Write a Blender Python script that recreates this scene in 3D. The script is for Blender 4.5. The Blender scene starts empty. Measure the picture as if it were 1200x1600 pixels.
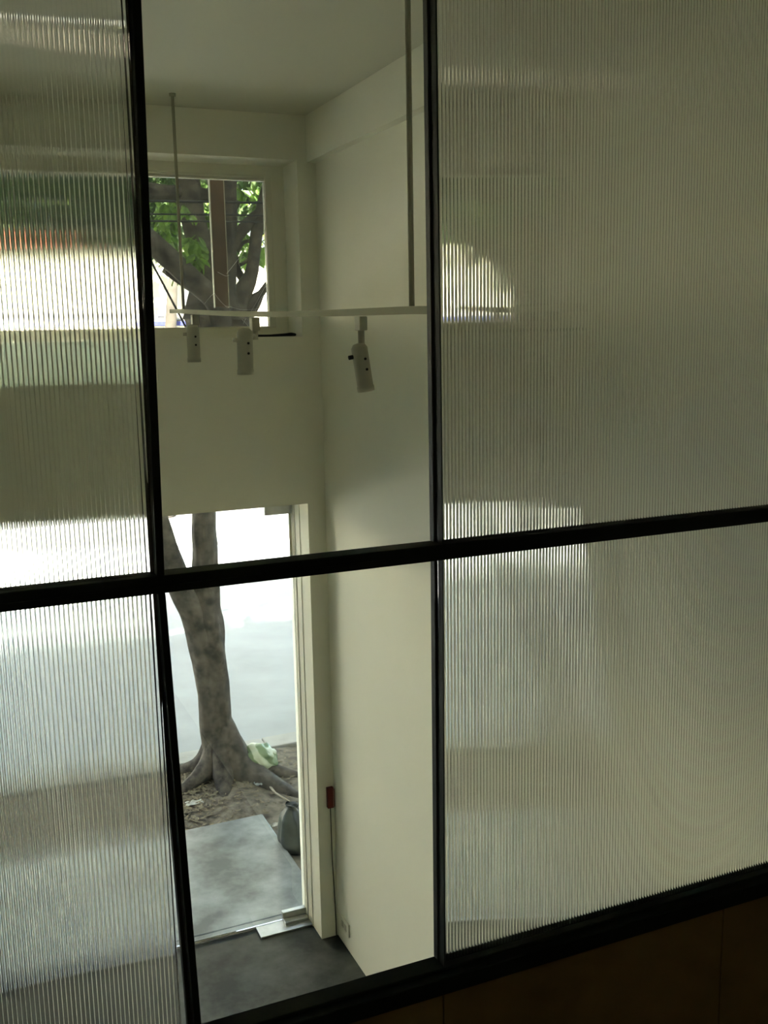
import bpy, bmesh, math, random
from mathutils import Vector, Matrix, noise

S = bpy.context.scene
COL = S.collection
random.seed(7)

# ------------------------------------------------------------------ camera
H = 3.6                                   # eye height above the gallery floor
FPX = 1577.0                              # focal length in pixels of the 1200x1600 frame
RX = Vector((0.91646425, -0.08669256, 0.39061193))
RY = Vector((-0.39967953, -0.15273468, 0.90384091))
RZ = Vector((-0.0186963, -0.98445747, -0.17462511))
cam_d = bpy.data.cameras.new('camera')
cam = bpy.data.objects.new('camera', cam_d)
COL.objects.link(cam)
M3 = Matrix(((RX[0], -RX[1], -RX[2]), (RY[0], -RY[1], -RY[2]), (RZ[0], -RZ[1], -RZ[2])))
cam.matrix_world = Matrix.Translation((0, 0, H)) @ M3.to_4x4()
cam_d.sensor_fit = 'AUTO'
cam_d.sensor_width = 36.0
cam_d.lens = 36.0 * FPX / 1600.0
cam_d.clip_start = 0.02
cam_d.clip_end = 300
S.camera = cam

# ------------------------------------------------------------------ world, sun, exposure
W = bpy.data.worlds.new('sky')
S.world = W
W.use_nodes = True
nt = W.node_tree
sky = nt.nodes.new('ShaderNodeTexSky')
sky.sky_type = 'NISHITA'
sky.sun_disc = False
sky.sun_elevation = math.radians(48)
sky.sun_rotation = math.radians(180)
sky.air_density = 1.2
sky.dust_density = 3.0
hs = nt.nodes.new('ShaderNodeHueSaturation')          # hazy, whitish sky
hs.inputs['Saturation'].default_value = 0.5
nt.links.new(sky.outputs[0], hs.inputs['Color'])
nt.links.new(hs.outputs[0], nt.nodes['Background'].inputs[0])
nt.nodes['Background'].inputs[1].default_value = 0.235

sun_d = bpy.data.lights.new('sun', 'SUN')
sun_d.energy = 37.0
sun_d.angle = math.radians(1.5)
sun_d.color = (1.0, 0.95, 0.86)
sun = bpy.data.objects.new('sun', sun_d)
COL.objects.link(sun)
el = math.radians(48)
sun.rotation_euler = Vector((0.18, math.cos(el), -math.sin(el))).to_track_quat('-Z', 'Y').to_euler()
sun.location = (0, -10, 20)

fill_d = bpy.data.lights.new('mezzanine_fill', 'AREA')      # added unseen fill light, lifts the dark frame and parapet
fill_d.shape = 'DISK'; fill_d.size = 0.35; fill_d.energy = 1.2; fill_d.color = (1.0, 0.85, 0.6)
lamp = bpy.data.objects.new('mezzanine_fill', fill_d)
COL.objects.link(lamp)
lamp.location = (-1.2, -1.0, 4.70)

S.view_settings.view_transform = 'Standard'
S.view_settings.look = 'None'
S.view_settings.gamma = 1.0
S.view_settings.use_curve_mapping = False
S.view_settings.exposure = 1.8
S.cycles.use_denoising = True
S.cycles.max_bounces = 14
S.cycles.diffuse_bounces = 6
S.cycles.transmission_bounces = 14
S.cycles.transparent_max_bounces = 16
S.cycles.sample_clamp_indirect = 6.0

# ------------------------------------------------------------------ helpers
def ray(x, y):
    d = Vector((x - 600.0, y - 800.0, FPX))
    return Vector((RX.dot(d), RY.dot(d), RZ.dot(d)))

EYE = Vector((0, 0, H))
def at(x, y, Y):
    d = ray(x, y); return EYE + d * (Y / d.y)
def atz(x, y, z):
    d = ray(x, y); return EYE + d * ((z - H) / d.z)

def project(p):
    d = Vector(p) - EYE
    c = RX * d.x + RY * d.y + RZ * d.z
    return 600 + FPX * c.x / c.z, 800 + FPX * c.y / c.z

def tag(o, label=None, cat=None, group=None, kind=None):
    if label: o['label'] = label
    if cat: o['category'] = cat
    if group: o['group'] = group
    if kind: o['kind'] = kind
    return o

def empty(name, loc=(0, 0, 0), label=None, cat=None, group=None, kind=None):
    o = bpy.data.objects.new(name, None)
    o.empty_display_size = 0.1
    o.location = loc
    COL.objects.link(o)
    return tag(o, label, cat, group, kind)

def link(name, bm, mat, parent=None, smooth=False, world=True):
    """one mesh object; its geometry is given in world space and moved into the parent's space"""
    me = bpy.data.meshes.new(name)
    if parent is not None and world:
        bm.transform(Matrix.Translation(-total_loc(parent)))
    bm.normal_update()
    bm.to_mesh(me); bm.free()
    if smooth:
        for p in me.polygons: p.use_smooth = True
    for m in (mat if isinstance(mat, (list, tuple)) else [mat]):
        me.materials.append(m)
    o = bpy.data.objects.new(name, me)
    COL.objects.link(o)
    if parent is not None: o.parent = parent
    return o

def total_loc(o):
    v = Vector((0, 0, 0))
    while o is not None:
        v += o.location; o = o.parent
    return v

def box(bm, x0, x1, y0, y1, z0, z1, bev=0.0, mat=0):
    vs = [bm.verts.new((x, y, z)) for x in (x0, x1) for y in (y0, y1) for z in (z0, z1)]
    q = [(0, 1, 3, 2), (4, 6, 7, 5), (0, 4, 5, 1), (2, 3, 7, 6), (0, 2, 6, 4), (1, 5, 7, 3)]
    fs = []
    for a in q:
        f = bm.faces.new([vs[i] for i in a]); f.material_index = mat; fs.append(f)
    if bev > 0:
        es = {e for f in fs for e in f.edges}
        bmesh.ops.bevel(bm, geom=list(es), offset=bev, segments=2, affect='EDGES', profile=0.5)
    return vs

def tube(bm, pts, rads, n=10, cap=True, wob=0.0, seed=0.0, squash=1.0):
    """round tube through pts with one radius per point"""
    pts = [Vector(p) for p in pts]
    rings = []
    up = None
    for i, p in enumerate(pts):
        t = (pts[min(i + 1, len(pts) - 1)] - pts[max(i - 1, 0)]).normalized()
        if up is None:
            up = Vector((0, 1, 0)) if abs(t.y) < 0.9 else Vector((1, 0, 0))
        a = t.cross(up).normalized(); b = t.cross(a).normalized(); up = -b if False else b.cross(t) * 0 + up
        r = rads[i] if isinstance(rads, (list, tuple)) else rads
        ring = []
        for k in range(n):
            th = 2 * math.pi * k / n
            rr = r
            if wob:
                q = Vector((math.cos(th) * 1.7 + seed, math.sin(th) * 1.7, p.z * 2.1 + p.x))
                rr = r * (1 + wob * noise.noise(q * 1.6))
            ring.append(bm.verts.new(p + a * math.cos(th) * rr + b * math.sin(th) * rr * squash))
        rings.append(ring)
    for i in range(len(rings) - 1):
        for k in range(n):
            bm.faces.new((rings[i][k], rings[i][(k + 1) % n], rings[i + 1][(k + 1) % n], rings[i + 1][k]))
    if cap:
        bm.faces.new(list(reversed(rings[0]))); bm.faces.new(rings[-1])
    return rings

def smooth_path(pts, rads, sub=4):
    """Catmull-Rom resample"""
    P = [Vector(p) for p in pts]; out = []; ro = []
    for i in range(len(P) - 1):
        p0 = P[max(i - 1, 0)]; p1 = P[i]; p2 = P[i + 1]; p3 = P[min(i + 2, len(P) - 1)]
        for s in range(sub):
            t = s / sub
            out.append(0.5 * ((2 * p1) + (p2 - p0) * t + (2 * p0 - 5 * p1 + 4 * p2 - p3) * t * t + (3 * p1 - p0 - 3 * p2 + p3) * t ** 3))
            ro.append(rads[i] * (1 - t) + rads[i + 1] * t)
    out.append(P[-1]); ro.append(rads[-1])
    return out, ro

# ------------------------------------------------------------------ materials
def mat(name, col, rough=0.6, metal=0.0, var=0.0, scale=4.0, bump=0.0, bscale=60.0, col2=None, spec=0.5, detail=6, lo=0.35, hi=0.65):
    m = bpy.data.materials.new(name); m.use_nodes = True
    n = m.node_tree.nodes; l = m.node_tree.links
    b = n['Principled BSDF']
    b.inputs['Base Color'].default_value = (*col, 1)
    b.inputs['Roughness'].default_value = rough
    b.inputs['Metallic'].default_value = metal
    b.inputs['Specular IOR Level'].default_value = spec
    tc = n.new('ShaderNodeTexCoord')
    if var > 0 or col2:
        t = n.new('ShaderNodeTexNoise'); t.inputs['Scale'].default_value = scale; t.inputs['Detail'].default_value = detail
        t.inputs['Roughness'].default_value = 0.6
        l.new(tc.outputs['Object'], t.inputs['Vector'])
        r = n.new('ShaderNodeValToRGB')
        c2 = col2 if col2 else tuple(c * (1 - var) for c in col)
        r.color_ramp.elements[0].position = lo; r.color_ramp.elements[0].color = (*c2, 1)
        r.color_ramp.elements[1].position = hi; r.color_ramp.elements[1].color = (*col, 1)
        l.new(t.outputs['Fac'], r.inputs['Fac']); l.new(r.outputs['Color'], b.inputs['Base Color'])
    if bump > 0:
        t2 = n.new('ShaderNodeTexNoise'); t2.inputs['Scale'].default_value = bscale; t2.inputs['Detail'].default_value = 5
        l.new(tc.outputs['Object'], t2.inputs['Vector'])
        bp = n.new('ShaderNodeBump'); bp.inputs['Strength'].default_value = bump; bp.inputs['Distance'].default_value = 0.01
        l.new(t2.outputs['Fac'], bp.inputs['Height']); l.new(bp.outputs['Normal'], b.inputs['Normal'])
    return m

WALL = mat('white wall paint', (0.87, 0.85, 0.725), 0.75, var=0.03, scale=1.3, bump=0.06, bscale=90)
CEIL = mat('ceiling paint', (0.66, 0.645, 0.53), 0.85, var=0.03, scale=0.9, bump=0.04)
FACADE = mat('outer render', (0.5, 0.49, 0.45), 0.9, var=0.15, scale=1.0)
CONC = mat('polished concrete', (0.085, 0.092, 0.080), 0.6, col2=(0.014, 0.016, 0.012), spec=0.25, scale=2.9, bump=0.03, bscale=25, detail=9, lo=0.36, hi=0.68)
SLAB = mat('trowelled cement', (0.25, 0.265, 0.25), 0.5, col2=(0.055, 0.06, 0.052), scale=2.3, bump=0.06, bscale=30, detail=9, lo=0.36, hi=0.66)
STEEL = mat('dark green steel paint', (0.007, 0.012, 0.009), 0.6, var=0.3, scale=8, bump=0.05, bscale=40, spec=0.2)
BEAD = mat('weathered glazing bead', (0.022, 0.025, 0.020), 0.6, var=0.4, scale=30, bump=0.1, bscale=80, spec=0.3)
WOOD = mat('dark stained board', (0.24, 0.165, 0.055), 0.6, var=0.35, scale=3.0, bump=0.05)
WHITE = mat('white enamel', (0.78, 0.76, 0.64), 0.65, var=0.04)
LAMPW = mat('grey white lamp enamel', (0.47, 0.455, 0.36), 0.6, var=0.05)
TRACK = mat('track aluminium', (0.42, 0.41, 0.30), 0.75, var=0.05, spec=0.15)
ROD = mat('dull suspension rod', (0.42, 0.40, 0.29), 0.7)
DARK = mat('black inside', (0.01, 0.01, 0.01), 0.8)
ALU = mat('brushed steel', (0.55, 0.56, 0.54), 0.35, metal=0.8, var=0.15, scale=20)
RED = mat('dark red plastic', (0.16, 0.022, 0.014), 0.4)
RUBBER = mat('grey cable', (0.07, 0.07, 0.055), 0.6)
DIRT = mat('trodden earth', (0.21, 0.18, 0.13), 0.95, col2=(0.055, 0.045, 0.032), scale=11, bump=0.6, bscale=18, detail=10)
ROAD = mat('asphalt', (0.33, 0.345, 0.34), 0.8, col2=(0.26, 0.27, 0.265), scale=1.1, bump=0.2, bscale=120, detail=8)
KERB = mat('kerb concrete', (0.36, 0.35, 0.31), 0.85, var=0.2, scale=5, bump=0.2)
BARK = mat('grey brown bark', (0.105, 0.088, 0.068), 0.95, col2=(0.018, 0.015, 0.012), scale=11, bump=0.7, bscale=22, detail=10)
BARKF = mat('dark bark', (0.06, 0.05, 0.04), 0.95, var=0.4, scale=9, bump=0.5)
BOARD = mat('rust brown board', (0.13, 0.075, 0.04), 0.8, var=0.4, scale=7, bump=0.2)
BOARDE = mat('pale board edge', (0.42, 0.39, 0.30), 0.7)
PALE = mat('pale cream render', (0.80, 0.76, 0.60), 0.85, var=0.1, scale=0.6)
WHITEB = mat('white painted masonry', (0.85, 0.85, 0.84), 0.7)
GREYB = mat('grey shutter', (0.45, 0.46, 0.45), 0.6)
BLUE = mat('dark blue sign board', (0.03, 0.035, 0.16), 0.5)
CYAN = mat('sky blue panel', (0.16, 0.50, 0.72), 0.5)
NOBOUNCE = mat('dark bounce absorber', (0.05, 0.055, 0.06), 0.25)
ROOF = mat('orange red roof', (0.17, 0.04, 0.016), 0.8, var=0.3, scale=3)
PAPER = mat('crumpled paper', (0.72, 0.71, 0.64), 0.8)
LITTER = mat('fallen leaves', (0.24, 0.20, 0.12), 0.9, col2=(0.09, 0.07, 0.045), scale=14)
WIRE = mat('black wire', (0.015, 0.015, 0.015), 0.6)
WEB = mat('cobweb', (0.5, 0.5, 0.48), 0.9)

def leaf_mat(name, c, c2, tr=0.45):
    m = bpy.data.materials.new(name); m.use_nodes = True
    n = m.node_tree.nodes; l = m.node_tree.links
    b = n['Principled BSDF']; b.inputs['Roughness'].default_value = 0.5
    tc = n.new('ShaderNodeTexCoord'); t = n.new('ShaderNodeTexNoise'); t.inputs['Scale'].default_value = 1.6
    l.new(tc.outputs['Object'], t.inputs['Vector'])
    r = n.new('ShaderNodeValToRGB'); r.color_ramp.elements[0].position = 0.35; r.color_ramp.elements[1].position = 0.65
    r.color_ramp.elements[0].color = (*c2, 1); r.color_ramp.elements[1].color = (*c, 1)
    l.new(t.outputs['Fac'], r.inputs['Fac']); l.new(r.outputs['Color'], b.inputs['Base Color'])
    ts = n.new('ShaderNodeBsdfTranslucent'); l.new(r.outputs['Color'], ts.inputs['Color'])
    mx = n.new('ShaderNodeMixShader'); mx.inputs[0].default_value = tr
    l.new(b.outputs[0], mx.inputs[1]); l.new(ts.outputs[0], mx.inputs[2])
    l.new(mx.outputs[0], n['Material Output'].inputs['Surface'])
    return m
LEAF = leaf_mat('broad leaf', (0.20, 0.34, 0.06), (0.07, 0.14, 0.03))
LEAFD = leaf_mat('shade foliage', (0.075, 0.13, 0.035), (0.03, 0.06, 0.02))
LEAFF = leaf_mat('far foliage', (0.36, 0.46, 0.10), (0.12, 0.20, 0.04))

def thin_glass(name, tint=(0.95, 0.975, 0.96), dust=False):
    m = bpy.data.materials.new(name); m.use_nodes = True
    n = m.node_tree.nodes; l = m.node_tree.links
    n.remove(n['Principled BSDF'])
    tr = n.new('ShaderNodeBsdfTransparent'); tr.inputs[0].default_value = (*tint, 1)
    gl = n.new('ShaderNodeBsdfGlossy'); gl.inputs['Roughness'].default_value = 0.01
    fr = n.new('ShaderNodeFresnel'); fr.inputs[0].default_value = 1.45
    mx = n.new('ShaderNodeMixShader')
    l.new(fr.outputs[0], mx.inputs[0]); l.new(tr.outputs[0], mx.inputs[1]); l.new(gl.outputs[0], mx.inputs[2])
    out = mx
    if dust:            # a film of dust and web in the pane's lower corner and along its head
        df = n.new('ShaderNodeBsdfDiffuse'); df.inputs[0].default_value = (0.62, 0.64, 0.62, 1)
        tl = n.new('ShaderNodeBsdfTranslucent'); tl.inputs[0].default_value = (0.62, 0.66, 0.66, 1)
        dm = n.new('ShaderNodeMixShader'); dm.inputs[0].default_value = 0.5
        l.new(df.outputs[0], dm.inputs[1]); l.new(tl.outputs[0], dm.inputs[2])
        tc = n.new('ShaderNodeTexCoord')
        ds = n.new('ShaderNodeVectorMath'); ds.operation = 'DISTANCE'
        ds.inputs[1].default_value = (1.60, 5.52, 3.62)
        l.new(tc.outputs['Object'], ds.inputs[0])
        mr = n.new('ShaderNodeMapRange'); mr.inputs[1].default_value = 0.30; mr.inputs[2].default_value = 0.03
        mr.inputs[3].default_value = 0.0; mr.inputs[4].default_value = 0.34
        l.new(ds.outputs['Value'], mr.inputs[0])
        t = n.new('ShaderNodeTexNoise'); t.inputs['Scale'].default_value = 22; t.inputs['Detail'].default_value = 6
        l.new(tc.outputs['Object'], t.inputs['Vector'])
        mu = n.new('ShaderNodeMath'); mu.operation = 'MULTIPLY'
        l.new(mr.outputs[0], mu.inputs[0]); l.new(t.outputs['Fac'], mu.inputs[1])
        ad = n.new('ShaderNodeMath'); ad.operation = 'ADD'; ad.inputs[1].default_value = 0.012
        l.new(mu.outputs[0], ad.inputs[0])
        m2 = n.new('ShaderNodeMixShader')
        l.new(ad.outputs[0], m2.inputs[0]); l.new(out.outputs[0], m2.inputs[1]); l.new(dm.outputs[0], m2.inputs[2])
        out = m2
    l.new(out.outputs[0], n['Material Output'].inputs['Surface'])
    return m
GLASS = thin_glass('clear door glass')
GLASSW = thin_glass('dusty window glass', (0.72, 0.735, 0.70), dust=True)  # dust film, plus an overall tint darkened to cut the light let in

RIB = bpy.data.materials.new('ribbed clear sheet'); RIB.use_nodes = True
b = RIB.node_tree.nodes['Principled BSDF']
b.inputs['Base Color'].default_value = (0.79, 0.80, 0.775, 1)
b.inputs['Transmission Weight'].default_value = 1.0
b.inputs['Roughness'].default_value = 0.025
b.inputs['IOR'].default_value = 1.5

FROST = bpy.data.materials.new('frosted strip'); FROST.use_nodes = True
n = FROST.node_tree.nodes; l = FROST.node_tree.links
ts = n.new('ShaderNodeBsdfTranslucent'); ts.inputs[0].default_value = (0.34, 0.37, 0.35, 1)
ad = n.new('ShaderNodeAddShader')
n['Principled BSDF'].inputs['Base Color'].default_value = (0.5, 0.51, 0.46, 1)
l.new(n['Principled BSDF'].outputs[0], ad.inputs[0]); l.new(ts.outputs[0], ad.inputs[1])
l.new(ad.outputs[0], n['Material Output'].inputs['Surface'])

def emit(name, col, s):
    m = bpy.data.materials.new(name); m.use_nodes = True
    b = m.node_tree.nodes['Principled BSDF']
    b.inputs['Emission Color'].default_value = (*col, 1); b.inputs['Emission Strength'].default_value = s
    return m
GLOW = emit('lit diffuser', (1.0, 0.96, 0.82), 2.6)

# ------------------------------------------------------------------ the room shell
XW = 1.92            # right wall
XL = -3.2            # left wall
F, G = 5.27, 5.55    # inner face of the street wall, glazing line
CZ = 4.73            # ceiling
P = 1.40             # partition plane
YB = -3.0            # back wall
XC = 1.815           # edge of the corner pier / openings
XO = -1.5           # left end of the openings

bm = bmesh.new()
box(bm, XO, XC, F, 5.62, 2.67, 3.37)                       # spandrel
box(bm, 1.02, XC, F, 5.62, 3.37, 3.59)
box(bm, XO, XC, F, 5.62, 4.505, 4.85)                      # lintel
box(bm, XC, XW + 0.2, F, 5.62, 0, 4.85)                    # corner pier
box(bm, XL - 0.2, XO, F, 5.62, 0, 4.85)
box(bm, 1.738, XC, 5.50, 5.62, 3.59, 4.505)                # back of the window recess
box(bm, XO, 1.738, 5.50, 5.62, 4.452, 4.505)
box(bm, XO, 1.738, 5.50, 5.62, 3.59, 3.642)
box(bm, XL - 0.2, XW + 0.2, 5.30, 5.62, 4.85, 7.4)         # unseen storey above, height set for its shadow on the road
wall = tag(link('wall_front', bm, WALL), 'white street wall with the upper window recess above and glass door below', 'wall', kind='structure')

bm = bmesh.new(); box(bm, -26, XL - 0.21, 5.30, 5.62, -0.1, 7.4)  # unseen walls either side, added to block stray sun on the near road
tag(link('wall_sun_block', bm, FACADE), 'next house front on the left, unseen, added to keep sun off the street', 'wall', kind='structure')
bm = bmesh.new(); box(bm, XW + 0.21, 24, 5.30, 5.62, -0.1, 7.4)
tag(link('wall_sun_block', bm, FACADE), 'next house front on the right, unseen, added to keep sun off the street', 'wall', kind='structure')
bm = bmesh.new(); box(bm, XW, XW + 0.2, YB, F, -0.1, 4.85)
tag(link('wall_right', bm, WALL), 'plain white side wall right of the glass door, seen partly through ribbed panes', 'wall', kind='structure')
bm = bmesh.new(); box(bm, XL - 0.2, XL, YB, F, -0.1, 4.85)
tag(link('wall_left', bm, WALL), 'white side wall on the far left of the gallery', 'wall', kind='structure')
bm = bmesh.new(); box(bm, XL - 0.2, XW + 0.2, YB - 0.2, YB, -0.1, 4.85)
tag(link('wall_back', bm, WALL), 'white rear wall of the gallery behind the mezzanine', 'wall', kind='structure')
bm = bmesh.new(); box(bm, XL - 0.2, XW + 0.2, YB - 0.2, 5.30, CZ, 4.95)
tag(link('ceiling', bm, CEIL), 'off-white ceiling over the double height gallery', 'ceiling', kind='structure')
bm = bmesh.new(); box(bm, XL - 0.2, XW + 0.2, YB - 0.2, 5.575, -0.12, 0.0)
tag(link('floor', bm, CONC), 'dark mottled polished concrete floor inside the glass door', 'floor', kind='structure')
bm = bmesh.new(); box(bm, 1.871, XW, P + 0.06, F, 4.495, CZ)
tag(link('trim_1', bm, WALL), 'white bulkhead along the top of the right wall under the ceiling', 'beam', kind='structure')

# mezzanine the camera stands on
bm = bmesh.new(); box(bm, XL, XW, YB, P + 0.03, 1.86, 1.985, mat=1)  # slab made white below, unseen, to bounce light onto the street wall
box(bm, XL, XW, YB, P - 0.013, 1.9851, 2.0)
tag(link('floor_mezzanine', bm, [WOOD, WALL]), 'dark mezzanine floor behind the partition', 'floor', kind='structure')
dado = empty('wall_mezzanine', (0, P, 2.0), 'dark brown boarded parapet under the green steel partition', 'wall', kind='structure')
ZS = H - 0.785 * P
for x0, x1 in ((XL, -0.92), (-0.917, -0.11), (-0.107, 0.692), (0.695, 1.30), (1.303, XW)):
    bm = bmesh.new(); box(bm, x0, x1, P - 0.012, P + 0.03, 2.0, ZS, 0.0012)
    link('panel', bm, WOOD, dado)
bm = bmesh.new(); box(bm, XL, XW, P + 0.0301, P + 0.05, 1.86, ZS - 0.002)  # white gallery-side face, added to bounce window light onto the spandrel
link('bounce_face', bm, WALL, dado)
bm = bmesh.new(); box(bm, XL, -0.95, P, P + 0.05, ZS, CZ)
tag(link('wall_partition', bm, WALL), 'plain closed wall left of the ribbed glazing', 'wall', kind='structure')

# ------------------------------------------------------------------ the green steel partition with its ribbed panes
part = empty('glazed_partition', (0.25, P, ZS), 'dark green steel partition with ribbed panes on both sides of an open middle bay', 'partition')
def U(v): return v * P
zm0, zm1 = H - 0.2553 * (P - 0.012), H - 0.2307 * (P + 0.026)     # middle rail
zb1 = H - 0.7450 * (P + 0.026)                         # top of the sill rail
bm = bmesh.new(); box(bm, -0.95, XW, P - 0.012, P + 0.026, zm0, zm1, 0.0015)
box(bm, -0.95, 0.60, P - 0.015, P - 0.0121, zm0 + 0.001, zm0 + 0.012, 0.001)
link('middle_rail', bm, STEEL, part)
bm = bmesh.new(); box(bm, -0.95, XW, P - 0.030, P + 0.03, ZS, H - U(0.763), 0.002)
box(bm, -0.95, XW, P - 0.012, P + 0.026, H - U(0.763), zb1, 0.002)
link('sill_rail', bm, STEEL, part)
bm = bmesh.new(); box(bm, -0.95, XW, P - 0.012, P + 0.026, CZ - 0.04, CZ, 0.002)
link('head_rail', bm, STEEL, part)

def bar(name, a0, a1, b0, b1, z0, z1, y0, y1, m):
    """upright whose ends may sit a few millimetres apart, a at the top and b at the foot"""
    bm = bmesh.new()
    vs = [bm.verts.new(v) for v in ((a0, y0, z1), (a1, y0, z1), (a1, y1, z1), (a0, y1, z1), (b0, y0, z0), (b1, y0, z0), (b1, y1, z0), (b0, y1, z0))]
    for q in ((3, 2, 1, 0), (4, 5, 6, 7), (0, 1, 5, 4), (1, 2, 6, 5), (2, 3, 7, 6), (3, 0, 4, 7)): bm.faces.new([vs[i] for i in q])
    bmesh.ops.bevel(bm, geom=bm.edges[:], offset=0.001, segments=1, affect='EDGES')
    return link(name, bm, m, part)
def edge(px, py, Y): return at(px, py, Y).x
YF, YK = P - 0.012, P + 0.026
def upright(l0, r0, y0, l1, r1, y1, z0, z1, bead):
    """left and right outlines in the frame at heights y0 and y1; the bar's left flank shows, then its dark face"""
    def ext(pa, pb, Y, z):                     # straight edge through two points, carried on to height z
        a_, b_ = at(pa[0], pa[1], Y), at(pb[0], pb[1], Y)
        return a_.x + (b_.x - a_.x) * (z - a_.z) / (b_.z - a_.z)
    R0 = ext((r0, y0), (r1, y1), YF, z1); R1 = ext((r0, y0), (r1, y1), YF, z0)
    L0 = ext((l0 + bead, y0), (l1 + bead, y1), YK, z1); L1 = ext((l0 + bead, y0), (l1 + bead, y1), YK, z0)
    bar('mullion', L0, R0, L1, R1, z0, z1, YF, YK, STEEL)
    K0 = ext((l0, y0), (l1, y1), YK, z1); K1 = ext((l0, y0), (l1, y1), YK, z0)
    bar('glazing_bead', K0, L0 - 0.0002, K1, L1 - 0.0002, z0, z1, P + 0.010, YK, BEAD)
upright(193, 221, 0, 232, 257, 890, zm1, CZ - 0.04, 5)
upright(234, 259, 930, 290, 314, 1590, zb1, zm0, 6)
upright(660, 680.5, 0, 671.5, 691.5, 850, zm1, CZ - 0.04, 5)
upright(672.5, 692, 900, 677.5, 694.5, 1490, zb1, zm0, 4)
for x0 in (-0.945, 1.31):
    if x0 < 0: bar('mullion', x0, x0 + 0.02, x0, x0 + 0.02, zb1, CZ - 0.04, P - 0.012, P + 0.026, STEEL)

PITCH, AMP, TH = 0.0062, 0.00039, 0.004
def ribbed(x0, x1, z0, z1, yc):
    """clear sheet with rounded flutes on both faces; each face keeps its own smooth normals"""
    bm = bmesh.new()
    seg = 12
    nn = int(round((x1 - x0) / PITCH)) * seg
    A = []; B = []
    for i in range(nn + 1):
        x = x0 + (x1 - x0) * i / nn
        h = AMP * math.cos(2 * math.pi * i / seg)
        A.append((bm.verts.new((x, yc + TH + h, z0)), bm.verts.new((x, yc + TH + h, z1))))
        B.append((bm.verts.new((x, yc - h, z0)), bm.verts.new((x, yc - h, z1))))
    for i in range(nn):
        bm.faces.new((A[i + 1][0], A[i][0], A[i][1], A[i + 1][1])).smooth = True
        bm.faces.new((B[i][0], B[i + 1][0], B[i + 1][1], B[i][1])).smooth = True
    K = lambda v: bm.verts.new(v.co)
    for i, fl in ((0, False), (nn, True)):
        q = [K(v) for v in (B[i][0], B[i][1], A[i][1], A[i][0])]
        bm.faces.new(q if not fl else q[::-1])
    bm.faces.new([K(b_[1]) for b_ in B] + [K(a_[1]) for a_ in reversed(A)])
    bm.faces.new([K(a_[0]) for a_ in A] + [K(b_[0]) for b_ in reversed(B)])
    return link('ribbed_pane', bm, RIB, part)
ribbed(-0.925, U(0.1870), zm1, CZ - 0.04, P + 0.004)
ribbed(-0.925, U(0.1800), zb1, zm0, P + 0.004)
ribbed(U(0.4990), XW - 0.002, zm1, CZ - 0.04, P + 0.004)
ribbed(U(0.4990), XW - 0.002, zb1, zm0, P + 0.004)

# ------------------------------------------------------------------ upper window
win = empty('window_1', (0.0, 5.5, 3.64), 'wide upper window with thin white frame and dusty glass looking into tree branches', 'window', kind='structure')
bm = bmesh.new()
box(bm, 1.702, 1.738, 5.485, 5.535, 3.642, 4.452, 0.003)
link('frame', bm, WHITE, win)
bm = bmesh.new()
box(bm, XO, 1.702, 5.485, 5.535, 4.436, 4.452, 0.003)
box(bm, XO, 1.702, 5.490, 5.530, 4.424, 4.434, 0.002)
link('frame', bm, WHITE, win)
bm = bmesh.new(); box(bm, XO, 1.702, 5.485, 5.535, 3.642, 3.650, 0.002)
link('frame', bm, WHITE, win)
bm = bmesh.new(); box(bm, XO, XO + 0.03, 5.485, 5.535, 3.650, 4.424, 0.002)
link('frame', bm, WHITE, win)
bm = bmesh.new(); box(bm, XO + 0.03, 1.700, 5.508, 5.514, 3.651, 4.423)
link('pane', bm, GLASSW, win)
fr = empty('window_2', (0.0, F, 3.37), 'made-up frosted glass strip giving the pale band under the upper window', 'window', kind='structure')
bm = bmesh.new(); box(bm, XO, 1.02, F + 0.03, F + 0.04, 3.37, 3.59)  # translucent strip invented for the pale band, passes outside light
link('pane', bm, FROST, fr)

# ------------------------------------------------------------------ glass doors
def door(name, x0, x1, label, fittings):
    d = empty(name, (x1, G, 0), label, 'door', kind='structure')
    bm = bmesh.new(); box(bm, x0, x1, G - 0.005, G + 0.005, 0.014, 2.64)
    link('pane', bm, GLASS, d)
    bm = bmesh.new(); box(bm, x0, x1, G - 0.006, G + 0.006, 0.004, 0.0135, 0.001)  # white strip stands in for the gleam along the glass edge
    link('edge_gleam', bm, WHITE, d)
    if fittings:
        bm = bmesh.new(); box(bm, x1 - 0.165, x1 - 0.002, G - 0.018, G + 0.018, 2.575, 2.632, 0.003)
        link('top_patch', bm, ALU, d)
        bm = bmesh.new(); box(bm, x1 - 0.150, x1 + 0.004, G - 0.018, G + 0.018, 0.014, 0.066, 0.003)
        link('bottom_patch', bm, ALU, d)
        bm = bmesh.new(); box(bm, x1 - 0.325, x1 + 0.006, G - 0.125, G + 0.012, 0.0005, 0.012, 0.002)
        box(bm, x1 - 0.150, x1 - 0.002, G - 0.07, G - 0.02, 0.0125, 0.03, 0.002)
        link('closer_plate', bm, ALU, d)
        bm = bmesh.new(); box(bm, x1 - 0.02, x1 - 0.004, G - 0.012, G - 0.006, 2.30, 2.575, 0.001)
        box(bm, x1 - 0.0, x1 + 0.006, G - 0.05, G + 0.05, 0.0, 2.66)
        link('jamb_frame', bm, WHITE, d)
    return d
door('door_1', 0.92, 1.807, 'frameless glass door leaf with steel patch fittings, the tree trunk showing through it', True)
door('door_2', 0.02, 0.912, 'glass leaf beside the door, seen through the left ribbed pane', False)
door('door_3', XO + 0.01, 0.012, 'glass leaf at the left end of the shopfront, behind the ribbed pane', False)
bm = bmesh.new(); box(bm, XC - 0.004, XC, 5.42, 5.52, 0, 2.668)
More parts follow.
